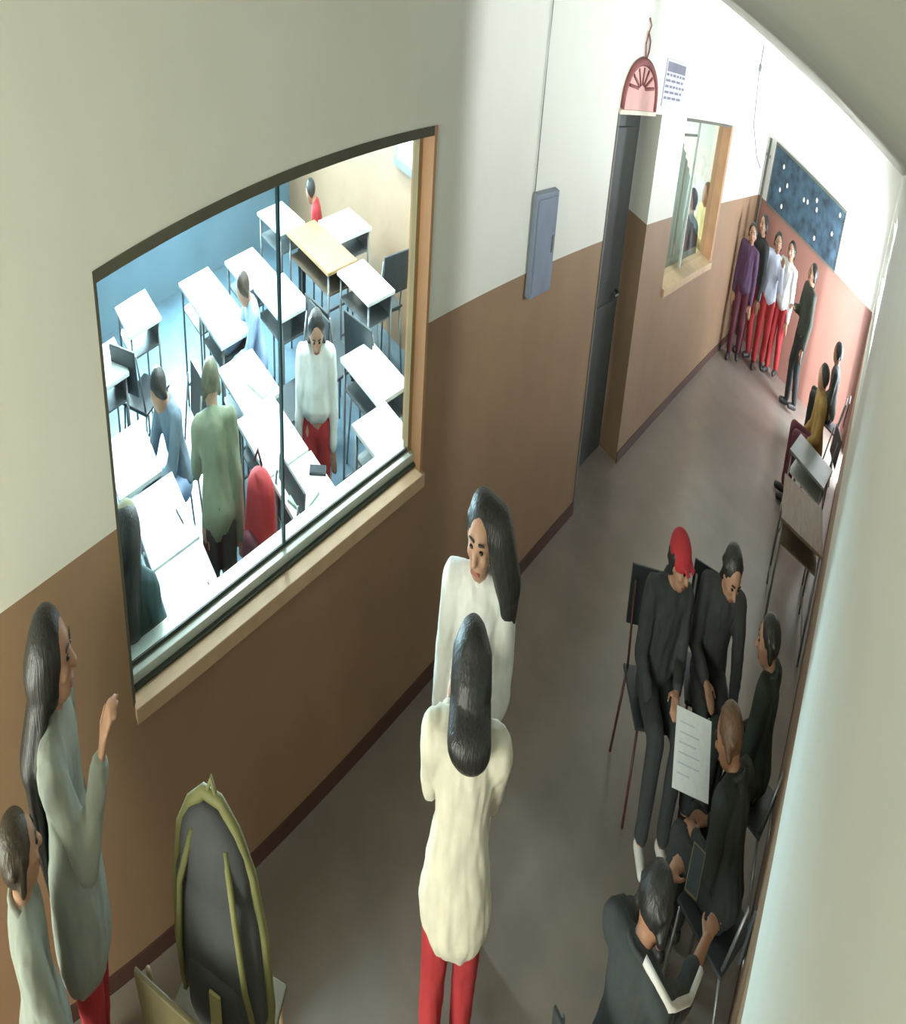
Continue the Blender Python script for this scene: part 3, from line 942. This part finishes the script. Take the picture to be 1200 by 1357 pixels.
for z in (1.9, 0.6):
    MB().cbox((0, 0.02, z), (0.09, 0.06, 0.03)).build('clamp', m_steel, pp)

G = 'people at the far end of the corridor'
far = [
    ('person in dark jacket and red trousers at the far end by the corner pipe', -2.26, 11.45, 2.6, 1.46, C_DARK, C_RED, ('down', 'front')),
    ('person in purple jacket nearest the left wall at the far end', -2.36, 11.0, 3.3, 1.36, C_PURPLE, C_MAROON, ('down', 'down')),
    ('person in pale blue-white shirt in the middle of the far group', -1.95, 11.55, 3.4, 1.42, cloth('pale_white_blue', (0.60, 0.66, 0.82)), C_RED, ('raise', 'down')),
    ('person in white shirt behind the far group, in front of the blue board', -1.70, 11.85, 2.9, 1.42, cloth('white_shirt_cotton', (0.7, 0.7, 0.66)), C_RED, ('down', 'down')),
    ('person in dark green jacket standing right of the far group', -1.14, 11.35, 2.2, 1.48, cloth('dark_green_jacket', (0.055, 0.065, 0.05)), C_DARKT, ('down', 'front')),
]
for lab, x, y, rz, H_, tp, bt, ar in far:
    person(lab, (x, y, 0), rz, H_, arms=ar, top=tp, bottom=bt, hair='short', vox=0.0118, group=G, stride=0.03)
person('person in dark jacket seated against the right wall at the far end', (-0.30, 10.55, 0), PI / 2, 1.40, 'sit', lean=0.1, arms=('lap', 'lap'), top=cloth('dark_grey_jacket', (0.07, 0.075, 0.07)), bottom=C_DARKT, vox=0.016)

# ------------------------------------------------------------------ along the right wall
OCH = person('person in ochre jacket and maroon trousers seated by the right wall', (-0.36, 8.95, 0), PI / 2 + 0.35, 1.46, 'sit', lean=0.15, arms=('lap', 'lap'), top=C_OCHRE, bottom=C_MAROON, vox=0.014)
for lab, x, y, rz, sm, fm in (
        ('dark chair under the person in the ochre jacket', -0.34, 8.95, PI / 2 + 0.35, m_plastic, m_steel),
        ('dark chair under the seated person at the far right', -0.30, 10.55, PI / 2, m_plastic, m_steel),
        ('dark chair under the person with the red cap', -1.02, 3.86, -2.4, m_plastic, mat('dark_red_tube', (0.09, 0.03, 0.025), 0.4, 0.1)),
        ('dark chair under the charcoal jacket next to the red cap', -0.70, 4.36, -2.7, m_plastic, m_steel),
        ('dark chair by the right wall under the person in green', -0.15, 4.0, 1.4, m_plastic, m_steel),
        ('dark chair under the person holding the white sheet', -0.16, 3.14, 1.25, m_plastic, m_steel),
        ('dark chair under the person in the white-striped jacket', -0.42, 2.02, -0.25, m_plastic, m_steel)):
    chair_thing(lab, (x, y, 0), rz, sm, fm, 'chairs along the right wall')
m_bench = mat('worn_brown_wood', (0.17, 0.115, 0.07), 0.55, 0.2, 5, stretch=(6, 1, 1))
desk_thing('brown wooden table with steel legs by the right wall', (-0.27, 6.75, 0), 0.55, 0.80, m_bench, rz=0.15, group=None, legm=m_steel, under=m_bench, name='wooden_table')
desk_thing('grey school desk with a light rim, behind the brown wooden table', (-0.34, 7.95, 0), 0.55, 0.62, mat('grey_laminate', (0.16, 0.19, 0.19), 0.35, 0.1), rz=-0.1, group=None, under=m_alu, name='school_desk')
# box of books on the grey desk
person('person with red cap in dark jacket seated in the corridor, facing the wall', (-1.02, 3.86, 0), -2.4, 1.44, 'sit', lean=0.10, arms=('front', 'lap'), head=(0.5, 0.1), top=C_DARK, bottom=C_DARKT,
       cap=cloth('red_cap_cloth', (0.45, 0.03, 0.04)), vox=0.009, shoes=S_WHITE)
person('person in charcoal jacket leaning in next to the red cap', (-0.70, 4.36, 0), -2.7, 1.47, 'sit', lean=0.25, arms=('reach', 'front'), head=(0.3, 0.2), top=cloth('charcoal_jacket', (0.035, 0.036, 0.038)), bottom=C_DARKT, vox=0.009)
person('person in dark green jacket seated against the right wall', (-0.12, 4.0, 0), 1.4, 1.40, 'sit', lean=0.12, arms=('front', 'lap'), head=(0.3, 0.2), top=cloth('deep_green_jacket', (0.035, 0.05, 0.043)), bottom=C_DARKT, hair='short', vox=0.009)
person('person in dark jacket holding up the white sheet', (-0.12, 3.14, 0), 1.25, 1.42, 'sit', lean=0.25, arms=('front', 'front'), head=(0.2, 0.35), top=cloth('black_green_jacket', (0.03, 0.036, 0.033)), bottom=C_DARKT,
       hair='short', hairm=mat('light_brown_hair', (0.13, 0.07, 0.035), 0.45, 0.3, 40, bump=0.4, stretch=(3, 3, 0.4)), skin=SKIN2, vox=0.008)
R5A = ((0.008, 0.17, -0.06), (-0.008, 0.340, -0.02))
person('person in dark jacket with white sleeve stripes, seated nearest on the right', (-0.42, 2.02, 0), -0.25, 1.46, 'sit', lean=0.12, arms=(R5A, R5A), head=(0.0, 0.45), top=C_DARK, bottom=C_DARKT, sleeve='mid',
       hair='short', sleevestripe=R_STRIPE, shoes=S_WHITE, vox=0.008, skin=SKIN2)
# the sheet in the person's hands
sh_ = thing('paper_sheet', 'white sheet with faint writing held up beside the right wall', 'paper', (-0.54, 3.36, 0.74), 0.35)
sh_.rotation_euler = (0.35, -0.1, 0.35)
MB().box(-0.13, 0.13, -0.16, 0.16, 0, 0.003).build('sheet', m_paper, sh_)
rnd = random.Random(3)
for i in range(6):
    MB().box(-0.10, -0.10 + rnd.uniform(0.08, 0.2), 0.10 - i * 0.04, 0.106 - i * 0.04, 0.003, 0.0036).build('print_line', mat('pale_blue_ink', (0.52, 0.57, 0.66), 0.7), sh_)
p5 = thing('phone', 'phone held by the person in the white-striped jacket', 'phone', (-0.29, 2.62, 0.90), 0.1)
p5.rotation_euler = (0.5, 0, 0.1)
MB().box(-0.038, 0.038, -0.075, 0.075, 0, 0.01).build('case', mat('olive_phone_case', (0.16, 0.13, 0.07), 0.5), p5, bevel=0.003)
MB().box(-0.033, 0.033, -0.068, 0.068, 0.0102, 0.011).build('screen', MATS['phone_screen'], p5)

# ------------------------------------------------------------------ chair with a backpack at the lower left
tan = mat('tan_tube', (0.36, 0.26, 0.15), 0.45, 0.12)
ch = chair_thing('tan-framed chair by the left wall carrying a dark backpack', (-1.86, 0.66, 0), 0.62, mat('olive_plywood', (0.12, 0.10, 0.045), 0.5, 0.15), tan, None, 0.86)
ch.scale = (1.35, 1.1, 1.0)
bp_ = thing('backpack', 'tall dark grey backpack with olive edging on the tan-framed chair', 'bag', (-1.85, 0.70, 0.453), 0.62)
bp_.scale = (1.22, 1.0, 1.06)
b = MB()
b.cone((0, -0.05, 0.17), (0, -0.055, 0.44), 0.215, 0.195, 0.5)
b.ell((0, -0.055, 0.52), (0.165, 0.09, 0.16))
b.remesh('bag_body', mat('dark_grey_canvas', (0.055, 0.058, 0.062), 0.8, 0.15, 8, bump=0.2), 0.012, bp_, 4)
ol = mat('olive_webbing', (0.17, 0.17, 0.06), 0.7, 0.15)
MB().tube([(0.205, -0.05, 0.05), (0.218, -0.05, 0.2), (0.200, -0.056, 0.40), (0.158, -0.056, 0.56), (0.100, -0.055, 0.645), (0.035, -0.055, 0.695), (-0.035, -0.055, 0.695), (-0.100, -0.055, 0.645), (-0.158, -0.056, 0.56), (-0.200, -0.056, 0.40), (-0.218, -0.05, 0.2), (-0.205, -0.05, 0.05)], 0.018, 8).build('edging', ol, bp_, True)
pk = MB().cone((0, -0.125, 0.13), (0, -0.125, 0.25), 0.135, 0.125, 0.42).remesh('front_pocket', MATS['dark_grey_canvas'], 0.012, bp_, 4)
MB().cbox((0.03, -0.187, 0.19), (0.05, 0.012, 0.17)).build('pocket_tag', mat('pale_tag', (0.42, 0.38, 0.16), 0.6), pk, bevel=0.004)
for e in (-1, 1):
    MB().tube([(e * 0.07, -0.10, 0.62), (e * 0.12, -0.15, 0.50), (e * 0.15, -0.15, 0.30), (e * 0.17, -0.10, 0.10)], 0.013, 6).build('strap', ol, bp_, True)
MB().tube([(-0.03, -0.055, 0.68), (0, -0.055, 0.74), (0.03, -0.055, 0.68)], 0.010, 6).build('handle', ol, bp_, True)

# people behind the second window
person('person in teal top behind the second window', (-3.12, 9.45, 0), 2.6, 1.42, arms=('down', 'down'), top=C_TEAL, bottom=C_DARKT, vox=0.016)
person('person in pale yellow top behind the second window, near its right frame', (-3.10, 10.15, 0), 2.4, 1.46, arms=('front', 'front'), top=cloth('pale_yellow_cotton', (0.62, 0.58, 0.26)), bottom=C_DARKT, hairm=HAIRB, vox=0.016)
cu = thing('curtain', 'pale green curtain hanging inside the second window at its left', 'curtain', (-2.92, 7.98, 0.9))
vs_, fs_ = [], []
for i in range(25):
    for z in (0.0, 0.55, 0.95 - 0.012 * i):
        vs_.append((0.025 * math.sin(i * 1.3), i * 0.025, z))
for i in range(24):
    for j in range(2):
        fs_.append((i * 3 + j, i * 3 + j + 1, (i + 1) * 3 + j + 1, (i + 1) * 3 + j))
cu2 = MB().add(vs_, fs_).build('fabric', mat('pale_green_curtain', (0.30, 0.45, 0.38), 0.8, 0.15), cu, True)
sm_ = cu2.modifiers.new('thickness', 'SOLIDIFY')
sm_.thickness = 0.004
MB().tube([(0, -0.05, 1.0), (0, 0.7, 1.0)], 0.01, 8).build('rod', m_steel, cu, True)
